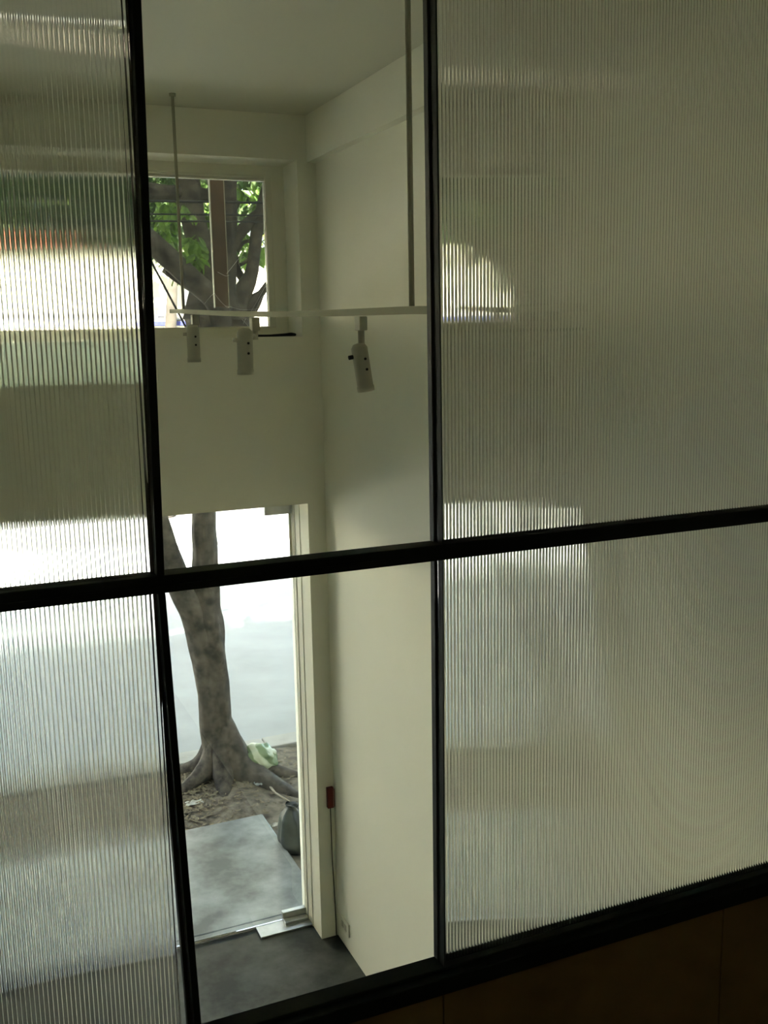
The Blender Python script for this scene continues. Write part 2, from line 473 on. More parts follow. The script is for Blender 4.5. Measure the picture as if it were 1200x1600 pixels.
tag(link('trim_2', bm, WHITE), 'white strip lining the door reveal on the corner pier', 'trim', kind='structure')

# ------------------------------------------------------------------ lighting track, rods and spots
pA = at(287, 486, 5.0)
pB = at(643.5, 484, 2.42)
d = (pB - pA)
def tpt(t): return pA + d * t
def t_for(px):
    lo, hi = -0.4, 1.6
    for _ in range(50):
        m = (lo + hi) / 2
        if project(tpt(m))[0] < px: lo = m
        else: hi = m
    return lo
t0 = (5.255 - pA.y) / d.y; t1 = t_for(692)
def rod(p, label, dx=0.0):
    bm = bmesh.new()
    tube(bm, [(p.x, p.y, p.z + 0.0095), (p.x + dx * 0.5, p.y, (p.z + CZ) / 2), (p.x + dx, p.y, CZ)], 0.0075, 10)
    tube(bm, [(p.x + dx, p.y, CZ - 0.012), (p.x + dx, p.y, CZ)], 0.016, 12)
    o = link('suspension_rod', bm, ROD, None, True)
    return tag(o, label, 'rod', 'rods holding the lighting track')
rod(pA, 'thin grey rod hanging in front of the upper window, from ceiling to track')
rod(tpt(1.0), 'thick dull rod next to the right green upright, from ceiling to track')
bm = bmesh.new()
nseg = 16; prof = ((-0.014, -0.011), (0.014, -0.011), (0.014, 0.009), (-0.014, 0.009))
rings = []
for i in range(nseg + 1):
    t = t0 + (t1 - t0) * i / nseg
    p = tpt(t); sag = -0.012 * math.sin(math.pi * min(max(t, 0), 1))
    rings.append([bm.verts.new((p.x + a, p.y, p.z + b_ + sag)) for a, b_ in prof])
for i in range(nseg):
    for k in range(4):
        bm.faces.new((rings[i][k], rings[i][(k + 1) % 4], rings[i + 1][(k + 1) % 4], rings[i + 1][k]))
bm.faces.new(rings[0]); bm.faces.new(rings[-1][::-1])
bmesh.ops.recalc_face_normals(bm, faces=bm.faces[:])
tag(link('lighting_track', bm, TRACK), 'pale horizontal lighting track hung from two rods across the opening', 'track')

def lathe(bm, prof, n=20, M=Matrix()):
    rg = []
    for r, z in prof:
        rg.append([bm.verts.new(M @ Vector((r * math.cos(2 * math.pi * k / n), r * math.sin(2 * math.pi * k / n), z))) for k in range(n)])
    for i in range(len(rg) - 1):
        for k in range(n):
            bm.faces.new((rg[i][k], rg[i][(k + 1) % n], rg[i + 1][(k + 1) % n], rg[i + 1][k]))
    bm.faces.new(rg[0]); bm.faces.new(rg[-1])
def spot(px, label, s, offs, tilt, stem):
    t = t_for(px); p = tpt(t); p.z += -0.012 * math.sin(math.pi * min(max(t, 0), 1)) - 0.0135
    e = empty('spotlight', p, label, 'lamp', 'white spotlights on the lighting track')
    bm = bmesh.new(); box(bm, p.x - 0.016 * s, p.x + 0.016 * s, p.y - 0.02, p.y + 0.02, p.z - 0.05 * s, p.z, 0.003)
    link('adapter', bm, LAMPW, e)
    bm = bmesh.new(); tube(bm, [(p.x, p.y, p.z - 0.05 * s), (p.x, p.y, p.z - stem)], 0.012 * s, 12)
    link('stem', bm, LAMPW, e, True)
    c = p + Vector((offs[0], offs[1], -stem))
    M = Matrix.Translation(c) @ Matrix.Rotation(tilt[0], 4, 'Y') @ Matrix.Rotation(tilt[1], 4, 'X')
    L = 0.16 * s; R = 0.030 * s
    bm = bmesh.new()
    lathe(bm, [(0.004, 0.045 * s), (R * 0.7, 0.042 * s), (R, 0.028 * s), (R, -L + 0.05 * s), (R * 1.06, -L + 0.048 * s), (R * 1.06, -L + 0.03 * s), (R * 0.93, -L + 0.03 * s), (R * 0.90, -L + 0.06 * s), (0.004, -L + 0.062 * s)], 22, M)
    link('lamp_body', bm, LAMPW, e, True)
    bm = bmesh.new()
    q = M @ Vector((0, 0, 0.02 * s)); q2 = p + Vector((0, 0, -stem * 0.8))
    tube(bm, [q2, (q2 + q) / 2 + Vector((0, 0, -0.005)), q], 0.009 * s, 8)
    link('yoke', bm, LAMPW, e, True)
    bm = bmesh.new(); kx = M @ Vector((-R, 0, 0)); ky = M @ Vector((-R - 0.016 * s, 0, 0))
    tube(bm, [kx, ky], 0.008 * s, 10)
    link('knob', bm, DARK if s < 0.9 else LAMPW, e, True)
    for zz in (-0.012 * s, -0.05 * s):
        bm = bmesh.new()
        v = M @ Vector((R * 0.15, -R * 1.0, zz)); tube(bm, [v + Vector((0, 0.002, 0)), v + Vector((0, -0.0015, 0))], 0.005 * s, 8)
        link('screw', bm, DARK, e)
spot(304, 'faint pale spotlight nearest the left green upright, in front of the window sill', 1.0, (-0.018, -0.02, -0.02), (0, 0), 0.09)
spot(397, 'middle white spotlight with two dark screw holes, in front of the wall below the window', 1.0, (-0.054, -0.045, 0), (0.02, 0), 0.085)
spot(563.5, 'lone white spotlight with open dark rim, against the right wall', 0.80, (-0.010, -0.015, 0), (-0.15, 0), 0.112)

lp = atz(105, 22, CZ)
cl = empty('ceiling_lamp', (lp.x, lp.y, CZ), 'small round lit ceiling lamp behind the upper left ribbed pane', 'lamp')
bm = bmesh.new(); lathe(bm, [(0.004, CZ), (0.05, CZ), (0.05, CZ - 0.02), (0.042, CZ - 0.022), (0.042, CZ - 0.012), (0.004, CZ - 0.012)], 24, Matrix.Translation((lp.x, lp.y, 0)))
link('housing', bm, WHITE, cl)
bm = bmesh.new(); lathe(bm, [(0.004, CZ - 0.014), (0.041, CZ - 0.014), (0.036, CZ - 0.020), (0.004, CZ - 0.024)], 24, Matrix.Translation((lp.x, lp.y, 0)))
link('diffuser', bm, GLOW, cl, True)

# ------------------------------------------------------------------ small fittings on the walls
rb = empty('alarm_box', (1.892, F, 0.84), 'small dark red box fixed on the corner pier with a thin cable below', 'box')
bm = bmesh.new(); box(bm, 1.871, 1.910, F - 0.026, F, 0.842, 0.970, 0.003)
link('body', bm, RED, rb)
bm = bmesh.new(); box(bm, 1.904, 1.913, F - 0.030, F - 0.0261, 0.850, 0.962, 0.001)
link('side_strip', bm, mat('faded red', (0.30, 0.13, 0.09), 0.5), rb)
bm = bmesh.new(); tube(bm, [(1.893, F - 0.005, 0.842), (1.896, F - 0.004, 0.5), (1.906, F - 0.004, 0.2), (1.908, F - 0.004, 0.0)], 0.003, 8)
link('cable', bm, RUBBER, rb, True)
so = empty('wall_socket', (XW, 5.13, 0.14), 'white power socket low on the right wall by the floor', 'socket')
bm = bmesh.new(); box(bm, XW - 0.010, XW, 5.065, 5.195, 0.100, 0.182, 0.002)
link('plate', bm, WHITE, so)
for yy in (5.11, 5.155):
    bm = bmesh.new(); box(bm, XW - 0.0125, XW - 0.0101, yy - 0.016, yy + 0.016, 0.122, 0.160, 0.001)
    link('socket_insert', bm, LAMPW, so)
bm = bmesh.new()
pts = [(1.56, F + 0.012, 3.598), (1.64, F + 0.016, 3.598), (1.72, F + 0.014, 3.600), (1.760, F + 0.03, 3.602), (1.80, F + 0.08, 3.600)]
sp, sr = smooth_path(pts, [0.006, 0.006, 0.008, 0.010, 0.008])
tube(bm, sp, sr, 8)
tag(link('cable_end', bm, DARK, None, True), 'black cable end lying on the window sill at its right corner', 'cable')

# ------------------------------------------------------------------ outside ground
bm = bmesh.new(); box(bm, -8, 1.962, 5.625, 6.995, -0.10, 0.0, 0.009)
tag(link('paving_slab', bm, SLAB), 'smooth grey cement slab outside the glass door', 'slab', kind='structure')
bm = bmesh.new(); box(bm, -8, 1.962, 5.577, 5.623, -0.10, -0.002)
tag(link('door_threshold', bm, SLAB), 'narrow cement threshold under the glass door', 'threshold', kind='structure')
# earth with gentle relief
bm = bmesh.new()
nx, ny = 150, 40
gx0, gx1, gy0, gy1 = -10.0, 12.0, 5.63, 8.20
grid = []
for j in range(ny + 1):
    row = []
    for i in range(nx + 1):
        x = gx0 + (gx1 - gx0) * i / nx; y = gy0 + (gy1 - gy0) * j / ny
        z = -0.055 + 0.035 * noise.noise(Vector((x * 2.3, y * 2.3, 0))) + 0.012 * noise.noise(Vector((x * 9, y * 9, 3)))
        rr = math.hypot(x - 1.86, (y - 7.75))
        z += 0.10 * math.exp(-(rr / 0.45) ** 2)
        if y < 7.06 and x < 2.03: z = min(z, -0.06)
        row.append(bm.verts.new((x, y, z)))
    grid.append(row)
for j in range(ny):
    for i in range(nx):
        bm.faces.new((grid[j][i], grid[j][i + 1], grid[j + 1][i + 1], grid[j + 1][i]))
tag(link('ground', bm, DIRT, None, True), 'bare brown earth verge around the tree', 'ground', kind='structure')
kb = empty('kerb', (1.8, 8.32, -0.12), 'pale concrete kerb between the earth verge and the road', 'kerb', kind='structure')
x = -9.6
while x < 12:
    bm = bmesh.new(); box(bm, x, x + 0.992, 8.235, 8.48, -0.2, -0.02 + random.uniform(-0.004, 0.004), 0.012)
    link('kerb_stone', bm, KERB, kb); x += 1.0
bm = bmesh.new(); box(bm, -60, 70, 8.47, 17.5, -0.4, -0.09)
tag(link('road', bm, ROAD), 'pale grey asphalt road, blinding in the sun beyond the shade', 'road', kind='structure')
bm = bmesh.new(); box(bm, -60, 70, 17.5, 24.0, -0.4, 0.03)
tag(link('pavement', bm, mat('dark paving', (0.10, 0.10, 0.095), 0.85, var=0.3, scale=2)), 'sunlit pavement on the far side of the road', 'pavement', kind='structure')
bm = bmesh.new(); box(bm, -60, 70, 24.0, 90.0, -0.4, 0.02)
tag(link('ground_far', bm, DIRT), 'open ground behind the buildings across the road', 'ground', kind='structure')

# ------------------------------------------------------------------ the street tree
YT = 7.85
def wid(y, a, b_): return at(a, y, YT), at(b_, y, YT)
def centre(y, a, b_):
    l_, r_ = wid(y, a, b_); return (l_ + r_) / 2, (r_ - l_).length / 2
tree = empty('street_tree', (1.87, YT, -0.03), 'grey-brown street tree forking low outside the glass door, branches filling the upper window', 'tree')
bm = bmesh.new()
rows = [(1222, 308, 384), (1190, 317, 376), (1150, 316, 364), (1080, 310, 357), (1010, 302, 351), (965, 294, 347), (925, 298, 342), (860, 302, 338), (805, 300, 336)]
pts = []; rad = []
for r_ in rows:
    c, w = centre(*r_); pts.append(c); rad.append(w)
pts[0].z = -0.10; pts[0].y -= 0.0
c, w = centre(640, 305, 350); pts.append(c); rad.append(w * 0.95)
fork = at(332, 500, YT); pts.append(fork + Vector((0, 0, 0.1))); rad.append(0.20)
sp, sr = smooth_path(pts, rad, 5)
tube(bm, sp, sr, 22, wob=0.22, seed=1.3)
def limb(pl, rl, n=14, wob=0.18, seed=0.0):
    sp, sr = smooth_path(pl, rl, 5); tube(bm, sp, sr, n, wob=wob, seed=seed)
# low left limb
limb([at(330, 1110, YT), at(324, 1045, YT), at(316, 1000, YT - 0.01), at(301, 958, YT - 0.03), at(284, 925, YT - 0.05), at(265, 870, YT - 0.08), at(243, 800, YT - 0.1), at(205, 690, YT - 0.15), at(160, 560, YT - 0.2), at(120, 420, YT - 0.2), at(95, 280, YT - 0.3)],
     [0.08, 0.115, 0.118, 0.108, 0.095, 0.085, 0.080, 0.075, 0.07, 0.06, 0.05], seed=4)
# roots
for a, ln, r0 in ((2.6, 0.42, 0.07), (3.6, 0.5, 0.07), (4.5, 0.35, 0.08), (5.4, 0.62, 0.11), (0.1, 0.4, 0.09), (5.9, 0.55, 0.09), (1.2, 0.35, 0.06)):
    ca, sa = math.cos(a), math.sin(a)
    b0 = Vector((1.87, YT - 0.02, 0))
    limb([b0 + Vector((ca * 0.0, sa * 0.0, 0.50)), b0 + Vector((ca * 0.09, sa * 0.09, 0.24)), b0 + Vector((ca * 0.19, sa * 0.19, 0.08)), b0 + Vector((ca * (0.18 + ln * 0.5), sa * (0.18 + ln * 0.5), -0.005)), b0 + Vector((ca * (0.18 + ln), sa * (0.18 + ln), -0.08))],
         [r0 * 0.7, r0 * 1.15, r0 * 1.15, r0 * 0.7, r0 * 0.25], 12, seed=a)
# upper branches through the window
Y1 = YT - 0.1
limb([fork + Vector((0.05, -0.02, -0.1)), at(338, 474, Y1 - 0.1), at(300, 437, Y1 - 0.2), at(262, 402, Y1 - 0.28), at(228, 372, Y1 - 0.35), at(170, 322, Y1 - 0.4), at(90, 260, Y1 - 0.5)], [0.12, 0.088, 0.085, 0.082, 0.080, 0.07, 0.05], seed=2)
limb([fork + Vector((-0.05, 0, 0.0)), at(322, 440, YT), at(314, 390, YT), at(302, 345, YT + 0.05), at(296, 300, YT + 0.1), at(290, 240, YT + 0.1), at(270, 120, YT)], [0.18, 0.11, 0.095, 0.092, 0.09, 0.08, 0.06], seed=3)
limb([fork + Vector((0.1, 0, 0.0)), at(352, 450, YT), at(357, 400, YT), at(358, 340, YT), at(360, 280, YT), at(372, 160, YT)], [0.18, 0.085, 0.07, 0.062, 0.06, 0.05], seed=5)
limb([at(322, 400, YT), at(338, 360, YT + 0.05), at(345, 320, YT + 0.1), at(350, 240, YT + 0.1)], [0.06, 0.055, 0.05, 0.04], seed=6)
limb([fork + Vector((0.14, 0, -0.06)), at(374, 468, YT), at(392, 430, YT), at(397, 395, YT), at(403, 355, YT), at(410, 320, YT), at(430, 250, YT)], [0.16, 0.085, 0.052, 0.047, 0.05, 0.045, 0.04], seed=7)
limb([at(366, 470, YT), at(385, 448, YT + 0.1), at(372, 425, YT + 0.1), at(366, 400, YT + 0.1)], [0.04, 0.04, 0.03, 0.03], seed=17)
limb([at(360, 390, YT), at(372, 368, YT), at(388, 348, YT), at(408, 330, YT), at(440, 300, YT)], [0.05, 0.045, 0.042, 0.04, 0.04], seed=8)
limb([fork + Vector((0.15, 0, -0.1)), at(395, 474, YT), at(408, 458, YT), at(425, 436, YT)], [0.10, 0.06, 0.03, 0.03], seed=9)
limb([at(370, 392, YT), at(382, 378, YT), at(396, 378, YT)], [0.018, 0.014, 0.014], 8, seed=10)
limb([at(375, 414, YT), at(385, 408, YT), at(396, 398, YT)], [0.016, 0.014, 0.014], 8, seed=11)
limb([at(225, 300, YT + 0.1), at(262, 302, YT + 0.1), at(300, 303, YT + 0.1), at(340, 310, YT + 0.1), at(372, 322, YT + 0.1)], [0.08, 0.06, 0.06, 0.05, 0.04], seed=12)
limb([at(256, 420, YT), at(290, 440, YT), at(318, 452, YT)], [0.03, 0.05, 0.08], seed=13)
link('trunk', bm, BARK, tree, True)

# broad leaves near the window, one object each, sharing four meshes
leaf_me = []
for v in range(4):
    bm = bmesh.new(); L = 1.0; prof = [(0.0, 0.02), (0.2, 0.22), (0.45, 0.30), (0.7, 0.24), (0.9, 0.10), (1.0, 0.01)]
    mid = []; lf = []; rt = []
    for u, w in prof:
        z = -0.18 * u * u + 0.02 * v
        mid.append(bm.verts.new((u, 0, z))); lf.append(bm.verts.new((u, w, z + 0.06 + 0.02 * v))); rt.append(bm.verts.new((u, -w, z + 0.06)))
    for i in range(len(prof) - 1):
        bm.faces.new((mid[i], mid[i + 1], lf[i + 1], lf[i])); bm.faces.new((mid[i], rt[i], rt[i + 1], mid[i + 1]))
    me = bpy.data.meshes.new('leaf'); bm.to_mesh(me); bm.free(); me.materials.append(LEAF)
    leaf_me.append(me)
def rot_any(down=0.6):
    return Matrix.Rotation(random.uniform(0, 6.283), 4, 'Z') @ Matrix.Rotation(random.uniform(0.2, 1.5) * down + 0.3, 4, 'Y') @ Matrix.Rotation(random.uniform(-0.7, 0.7), 4, 'X')
tl = total_loc(tree)
clusters = [(262, 345, 12, 10, 8.3), (262, 370, 12, 14, 8.2), (303, 378, 7, 12, 7.6), (306, 405, 7, 12, 7.6), (275, 398, 12, 8, 8.2), (318, 335, 10, 10, 8.2),
            (375, 372, 10, 12, 8.4), (380, 400, 8, 8, 8.4), (290, 425, 12, 8, 8.2), (405, 395, 6, 14, 8.5), (360, 300, 30, 12, 8.3), (280, 300, 40, 10, 8.2), (270, 325, 20, 8, 7.6), (330, 300, 26, 14, 8.4), (400, 310, 12, 20, 8.3)]
cnt = 0
for cx, cy, sx, sy, Yc in clusters:
    for k in range(18):
        p = at(cx + random.gauss(0, sx * 0.6), cy + random.gauss(0, sy * 0.6), Yc + random.uniform(-0.25, 0.25))
        o = bpy.data.objects.new('leaf', leaf_me[cnt % 4]); COL.objects.link(o); o.parent = tree
        s = random.uniform(0.085, 0.15)
        o.matrix_local = Matrix.Translation(p - tl) @ rot_any() @ Matrix.Scale(s, 4)
        cnt += 1

def add_leaf(bm, p, s, down=0.7):
    M = Matrix.Translation(p) @ rot_any(down)
    a = bm.verts.new(M @ Vector((0, 0, 0))); b1 = bm.verts.new(M @ Vector((s * 0.5, s * 0.27, 0.05 * s))); c1 = bm.verts.new(M @ Vector((s, 0, -0.1 * s))); d1 = bm.verts.new(M @ Vector((s * 0.5, -s * 0.27, 0.05 * s)))
    bm.faces.new((a, b1, c1, d1))
def crown(bm, c, r, n, s0, s1, hollow=0.35):
    for _ in range(n):
        v = Vector((random.gauss(0, 1), random.gauss(0, 1), random.gauss(0, 1))).normalized()
        k = hollow + (1 - hollow) * random.random() ** 0.5
        p = Vector(c) + Vector((v.x * r[0], v.y * r[1], v.z * r[2])) * k
        add_leaf(bm, p, random.uniform(s0, s1))
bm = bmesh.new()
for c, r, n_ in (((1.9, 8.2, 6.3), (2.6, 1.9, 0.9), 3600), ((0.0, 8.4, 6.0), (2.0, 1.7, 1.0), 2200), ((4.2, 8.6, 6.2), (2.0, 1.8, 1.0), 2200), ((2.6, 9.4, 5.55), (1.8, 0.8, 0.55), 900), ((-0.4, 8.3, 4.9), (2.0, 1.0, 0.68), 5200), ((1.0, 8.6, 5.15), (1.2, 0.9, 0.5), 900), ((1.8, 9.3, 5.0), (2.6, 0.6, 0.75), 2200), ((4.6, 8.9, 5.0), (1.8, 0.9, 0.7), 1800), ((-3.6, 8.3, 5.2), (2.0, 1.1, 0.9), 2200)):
    crown(bm, c, r, n_, 0.10, 0.19)  # low and outer crowns added to cut light through the upper window
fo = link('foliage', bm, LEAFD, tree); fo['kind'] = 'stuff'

# ------------------------------------------------------------------ things on the verge
def lumpy(name, parent, c, r, m, seed, amp=0.18, freq=3.0, sub=4, pinch=0.0):
    bm = bmesh.new(); bmesh.ops.create_icosphere(bm, subdivisions=sub, radius=1.0)
    for v in bm.verts:
        q = v.co.copy()
        k = 1 + amp * noise.noise(q * freq + Vector((seed, 0, 0))) + amp * 0.5 * abs(noise.noise(q * freq * 2.4 + Vector((0, seed, 0))))
        z = q.z
        w = 1.0
        if pinch and z > 0: w = 1 - pinch * (z ** 1.6)
        v.co = Vector((q.x * r[0] * k * w, q.y * r[1] * k * w, z * r[2] * (k if not pinch else 1)))
        if v.co.z < -0.7 * r[2]: v.co.z = -0.7 * r[2]
        v.co += Vector(c)
    return link(name, bm, m, parent, True)

def striped(name, a, b_, rough, scale):
    m = bpy.data.materials.new(name); m.use_nodes = True
    n = m.node_tree.nodes; l = m.node_tree.links; bs = n['Principled BSDF']
    tc = n.new('ShaderNodeTexCoord'); wv = n.new('ShaderNodeTexWave'); wv.inputs['Scale'].default_value = scale
    wv.bands_direction = 'X'; wv.inputs['Distortion'].default_value = 3.0; wv.inputs['Detail'].default_value = 3
    mp = n.new('ShaderNodeMapping'); mp.inputs['Rotation'].default_value = (0.3, 0.7, 0.5)
    l.new(tc.outputs['Object'], mp.inputs[0]); l.new(mp.outputs[0], wv.inputs['Vector'])
    r = n.new('ShaderNodeValToRGB'); r.color_ramp.elements[0].position = 0.30; r.color_ramp.elements[0].color = (*b_, 1)
    r.color_ramp.elements[1].position = 0.55; r.color_ramp.elements[1].color = (*a, 1)
    l.new(wv.outputs['Fac'], r.inputs['Fac']); l.new(r.outputs['Color'], bs.inputs['Base Color'])
    bs.inputs['Roughness'].default_value = rough
    return m
BAGP = striped('pale green plastic', (0.46, 0.50, 0.36), (0.14, 0.20, 0.09), 0.4, 3.4)
pb = at(405, 1188, 7.74)
bag = empty('plastic_bag', (pb.x, pb.y, -0.02), 'bulging pale green striped plastic bag leaning on the base of the tree', 'bag')
lumpy('body', bag, pb, (0.145, 0.13, 0.135), BAGP, 3.0, 0.22, 2.8)
kn = at(378, 1175, 7.72)
bm = bmesh.new(); bmesh.ops.create_icosphere(bm, subdivisions=2, radius=0.026, matrix=Matrix.Translation(kn) @ Matrix.Diagonal((0.8, 1, 1.4, 1)))
for v in bm.verts: v.co += Vector((1, 1, 1)) * 0.008 * noise.noise(v.co * 40)
link('red_knot', bm, mat('bright red plastic', (0.62, 0.05, 0.05), 0.4), bag, True)['label'] = 'red knotted corner of the bag'

GBAG = mat('dark green refuse sack', (0.010, 0.019, 0.014), 0.4, var=0.3, scale=8, bump=0.25, bscale=30)
gb = empty('refuse_sack', (2.12, 6.50, -0.05), 'dark green refuse sack standing by the slab edge', 'bag')
ap = at(456, 1257, 6.5)
gb.location = (ap.x, 6.5, -0.06); bpy.context.view_layer.update()
bm = bmesh.new(); NA, NH = 40, 22; rings = []
SP = [(0.0, 0.08), (0.05, 0.135), (0.25, 0.15), (0.5, 0.135), (0.72, 0.10), (0.88, 0.052), (0.95, 0.028), (1.0, 0.045)]
for j in range(NH + 1):
    t = j / NH
    for (ta, ra), (tb, rb_) in zip(SP, SP[1:]):
        if ta <= t <= tb: r = ra + (rb_ - ra) * (t - ta) / (tb - ta); break
    ring = []
    for k in range(NA):
        a = 2 * math.pi * k / NA
        f = 1 + (0.05 + 0.13 * t) * math.sin(5 * a + 1.2 + 1.5 * t) + 0.07 * math.sin(9 * a + 3 * t) * t + 0.16 * noise.noise(Vector((math.cos(a) * 1.5, math.sin(a) * 1.5, t * 3.0)))
        ring.append(bm.verts.new((ap.x + 0.055 * (1 - t) + math.cos(a) * r * f, 6.5 + math.sin(a) * r * f * 1.1, -0.06 + (ap.z + 0.06) * t + 0.012 * math.sin(4 * a) * t)))
    rings.append(ring)
for j in range(NH):
    for k in range(NA):
        bm.faces.new((rings[j][k], rings[j][(k + 1) % NA], rings[j + 1][(k + 1) % NA], rings[j + 1][k]))
bm.faces.new(rings[0][::-1]); bm.faces.new(rings[-1])
link('sack', bm, GBAG, gb, True)
bm = bmesh.new()
tz = -0.06 + (ap.z + 0.06) * 0.945
tube(bm, [(ap.x + 0.034 * math.cos(q), 6.5 + 0.036 * math.sin(q), tz) for q in [2 * math.pi * i / 16 for i in range(17)]], 0.006, 6)
link('tie', bm, WIRE, gb, True)

def scrap(name, c, w, h, m, label, cat, seed):
    bm = bmesh.new(); N = 6; g = []
    for j in range(N + 1):
        g.append([bm.verts.new((c[0] + (i / N - 0.5) * w + 0.02 * noise.noise(Vector((j * 0.7, seed, 0))), c[1] + (j / N - 0.5) * h, c[2] + 0.012 + 0.03 * abs(noise.noise(Vector((i * 0.6, j * 0.6, seed)))))) for i in range(N + 1)])
    for j in range(N):
        for i in range(N): bm.faces.new((g[j][i], g[j][i + 1], g[j + 1][i + 1], g[j + 1][i]))
    bmesh.ops.solidify(bm, geom=bm.faces[:], thickness=0.002)
    return tag(link(name, bm, m), label, cat)
def gz(x, y):
    z = -0.055 + 0.035 * noise.noise(Vector((x * 2.3, y * 2.3, 0))) + 0.012 * noise.noise(Vector((x * 9, y * 9, 3)))
    return z + 0.10 * math.exp(-(math.hypot(x - 1.86, y - 7.75) / 0.45) ** 2)
q = atz(304, 1259, -0.03); scrap('paper_scrap', (q.x, q.y, gz(q.x, q.y)), 0.13, 0.07, PAPER, 'crumpled white paper scrap on the earth left of the tree foot', 'paper', 1)
q = atz(403, 1234, -0.03); scrap('paper_scrap', (q.x, q.y, gz(q.x, q.y)), 0.05, 0.09, mat('grey paper', (0.36, 0.38, 0.38), 0.8), 'pale grey scrap on the roots below the plastic bag', 'paper', 5)
q = atz(425, 1291, -0.05); scrap('paper_scrap', (q.x + 0.03, q.y, gz(q.x, q.y)), 0.06, 0.04, PAPER, 'tiny white scrap between the slab corner and the refuse sack', 'paper', 8)
bm = bmesh.new()
s0 = atz(409, 1218, 0); s1 = atz(430, 1238, 0); s2 = atz(452, 1246, 0)
tube(bm, [(s0.x, s0.y, gz(s0.x, s0.y) + 0.03), (s1.x, s1.y, gz(s1.x, s1.y) + 0.015), (s2.x, s2.y, gz(s2.x, s2.y) + 0.012)], [0.011, 0.009, 0.006], 8, wob=0.3)
tag(link('fallen_stick', bm, mat('dry stick', (0.36, 0.31, 0.23), 0.9), None, True), 'pale dry stick on the earth right of the tree roots', 'stick')
bm = bmesh.new()
for k in range(3000):
    if k < 700:
        p = atz(random.gauss(300, 22), random.gauss(1245, 26), 0); x, y = p.x, p.y
    else: x = random.uniform(-2.5, 3.4); y = random.uniform(7.03, 8.18)
    if y < 7.03 or y > 8.18: continue
    s = random.uniform(0.012, 0.034)
    M = Matrix.Translation((x, y, gz(x, y) + 0.008 + 0.006 * random.random())) @ Matrix.Rotation(random.uniform(0, 6.28), 4, 'Z') @ Matrix.Rotation(random.uniform(-0.35, 0.35), 4, 'X')
    vs = [bm.verts.new(M @ Vector(v)) for v in ((-s, 0, 0.006), (0, s * 0.45, 0), (s, 0, 0.008), (0, -s * 0.45, 0.002))]
    bm.faces.new(vs)
tag(link('leaf_litter', bm, LITTER), 'dry fallen leaves strewn over the earth around the tree', 'leaves', kind='stuff')

# ------------------------------------------------------------------ hanging board, wires, cobweb
bl = at(330.5, 380, 5.80); br = at(353.5, 380, 5.80); bz = at(343, 480, 5.80).z
bd = empty('hanging_board', ((bl.x + br.x) / 2, 5.80, bz), 'narrow rust-brown board with pale edges hanging outside the upper window', 'board')
bm = bmesh.new(); box(bm, bl.x + 0.004, br.x - 0.004, 5.79, 5.815, bz, 5.3, 0.002); link('plank', bm, BOARD, bd)
for xx in (bl.x, br.x - 0.004):
    bm = bmesh.new(); box(bm, xx, xx + 0.004, 5.787, 5.818, bz - 0.003, 5.3); link('edge_strip', bm, BOARDE, bd)
bm = bmesh.new(); box(bm, bl.x - 0.02, br.x + 0.02, 5.621, 5.83, 5.26, 5.30, 0.003); link('bracket', bm, ALU, bd)

def wire(a, b_, r, label, sag=0.0):
    bm = bmesh.new(); a = Vector(a); b_ = Vector(b_); N = 16
    tube(bm, [a + (b_ - a) * (i / N) + Vector((0, 0, -sag * math.sin(math.pi * i / N))) for i in range(N + 1)], r, 6)
    return tag(link('overhead_cable', bm, WIRE, None, True), label, 'cable')
def span(x0, y0, x1, y1, Y, ext):
    a = at(x0, y0, Y); b_ = at(x1, y1, Y); dd = b_ - a
    return a - dd * ext, b_ + dd * ext
a, b_ = span(232, 314, 415, 317, 7.0, 30); wire(a, b_, 0.008, 'topmost black cable crossing the upper window behind the board')
a, b_ = (v + Vector((0, 0.05, at(300, 334, 7.0).z - at(300, 315.3, 7.0).z)) for v in span(232, 314, 415, 317, 7.0, 30)); wire(a, b_, 0.006, 'thin black cable second from the top across the upper window')
a, b_ = (v + Vector((0, 0.0, at(245, 345.5, 7.0).z - at(245, 314.3, 7.0).z)) for v in span(232, 314, 415, 317, 7.0, 30)); wire(a, b_, 0.007, 'lowest black cable across the upper window, close to the left upright')
a = at(256, 446, 7.5); b_ = at(294, 518, 7.6); dd = b_ - a
wire(a - dd * 1.45, b_ + dd * 0.5, 0.008, 'slanting guy wire running down in front of the pale building')

bm = bmesh.new()
def strand(*pp):
    sp, sr = smooth_path([at(x, y, 5.49) for x, y in pp], [0.0007] * len(pp), 4); tube(bm, sp, sr, 4)
strand((392, 487), (402, 470), (414, 448)); strand((352, 478), (362, 480), (380, 484), (410, 482)); strand((354, 428), (362, 418), (373, 404))
strand((378, 499), (384, 505), (390, 512)); strand((384, 498), (380, 506)); strand((320, 474), (330, 462), (336, 458)); strand((335, 458), (344, 470), (354, 480)); strand((340, 425), (352, 431), (358, 430))
strand((398, 488), (408, 466), (415, 460))
tag(link('cobweb', bm, WEB, None, True), 'torn cobweb strands in the lower right corner of the upper window', 'cobweb')

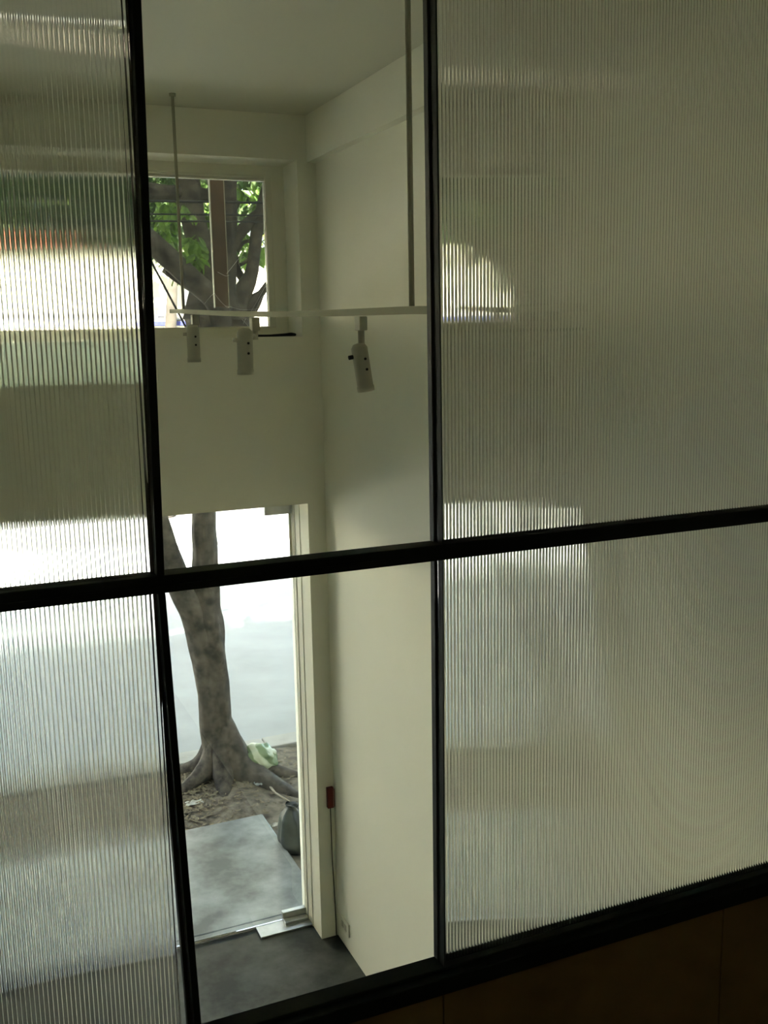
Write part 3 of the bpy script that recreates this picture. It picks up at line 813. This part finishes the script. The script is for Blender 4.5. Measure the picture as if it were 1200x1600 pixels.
# ------------------------------------------------------------------ across the road
hb = empty('far_building', (4.0, 21.0, 0), 'sunlit pale cream building with a dark blue sign band across the road', 'building')
bm = bmesh.new(); box(bm, -16, 7.6, 21.0, 27.0, 0.03, 5.35); link('wall', bm, PALE, hb)
for k_ in range(7):
    bm = bmesh.new(); box(bm, -15.8 + 3.3 * k_, -12.7 + 3.3 * k_, 20.93, 21.02, 0.05, 3.0, 0.02); link('shopfront', bm, NOBOUNCE, hb)  # unseen dark fronts, added to cut light bouncing to the gallery ceiling
sx0 = at(236, 506, 20.9).x; sx1 = at(300, 504, 20.9).x
bm = bmesh.new(); box(bm, sx0 - 6, sx1 + 0.2, 20.75, 20.97, at(260, 509, 20.9).z, at(260, 502, 20.9).z, 0.01); link('sign_band', bm, BLUE, hb)
k = 0
for px0, px1, m in ((238, 255, WHITEB), (255.5, 268, WHITEB), (268, 279, GREYB), (279.5, 300, WHITEB)):
    x0 = at(px0, 515, 20.9).x; x1 = at(px1, 515, 20.9).x
    bm = bmesh.new(); box(bm, x0, x1 - 0.02, 20.90 - 0.03 * (k % 2), 20.99, 0.03, 3.65, 0.01); link('shutter', bm, m, hb); k += 1
for px0, px1, y0, y1, m in ((286, 301, 484, 452, WHITEB), (246, 255, 494, 484, GREYB), (262, 285, 500, 497, GREYB), (276, 285, 499, 490, PALE)):
    a = at(px0, y0, 20.95); c = at(px1, y1, 20.95)
    bm = bmesh.new(); box(bm, a.x, c.x, 20.9, 20.995, a.z, c.z, 0.01); link('window_panel', bm, m, hb)
bm = bmesh.new()
vs = [bm.verts.new(v) for v in ((-9.4, 20.6, 5.35), (-2.6, 20.6, 5.35), (-2.6, 27.4, 5.35), (-9.4, 27.4, 5.35), (-9.4, 24, 6.1), (-2.6, 24, 6.1))]
for f in ((0, 1, 5, 4), (2, 3, 4, 5), (0, 4, 3), (1, 2, 5), (0, 3, 2, 1)): bm.faces.new([vs[i] for i in f])
link('roof', bm, ROOF, hb)
b2 = empty('blue_building', (9.6, 21.5, 0), 'light blue fronted building seen low at the right of the upper window', 'building')
bm = bmesh.new(); box(bm, 7.7, 14.0, 21.6, 27, 0.03, 4.6); link('wall', bm, WHITEB, b2)
bm = bmesh.new(); box(bm, 7.75, 13.9, 21.5, 21.595, 0.5, at(405, 442, 21.5).z, 0.01); link('front_panel', bm, CYAN, b2)
bm = bmesh.new(); box(bm, 7.7, 14.0, 21.35, 21.6, at(405, 442, 21.5).z + 0.02, at(405, 438, 21.5).z + 0.05, 0.01); link('canopy', bm, WHITEB, b2)

def far_tree(x, y, h, r, label, n_, mt=LEAFF, tr=0.22, lean=0.0):
    e = empty('far_tree', (x, y, 0), label, 'tree', 'trees across the road')
    bm = bmesh.new(); sp, sr = smooth_path([(x, y, 0), (x + lean * 0.3, y, h * 0.3), (x + lean, y, h * 0.75)], [tr * 1.2, tr, tr * 0.5]); tube(bm, sp, sr, 10, wob=0.15)
    link('trunk', bm, BARKF, e, True)
    bm = bmesh.new()
    crown(bm, (x + lean, y, h), r, n_, 0.22, 0.42, 0.2)
    o = link('foliage', bm, mt, e); o['kind'] = 'stuff'
c = at(240, 470, 20.2)
far_tree(c.x, 20.2, 6.3, (1.6, 1.0, 1.1), 'dark trunked tree standing in front of the pale building, left in the upper window', 700, LEAFD, 0.17, 0.4)
far_tree(1.5, 30.5, 8.0, (3.6, 1.6, 3.2), 'leafy tree behind the red roof on the left', 2600)
far_tree(7.2, 33.5, 8.4, (3.6, 1.8, 3.4), 'bright green tree behind the pale building, centre of the upper window', 2400)
far_tree(14.5, 30.0, 8.6, (4.4, 2.0, 3.8), 'bright green tree behind the blue building', 2600)
far_tree(-8.0, 31.0, 8.0, (5.0, 2.4, 3.4), 'large tree farthest left behind the red roof', 2400)
far_tree(8.3, 18.9, 6.6, (1.7, 1.0, 1.5), 'small tree on the far pavement between the two buildings', 1300, LEAFF, 0.10, 0.3)
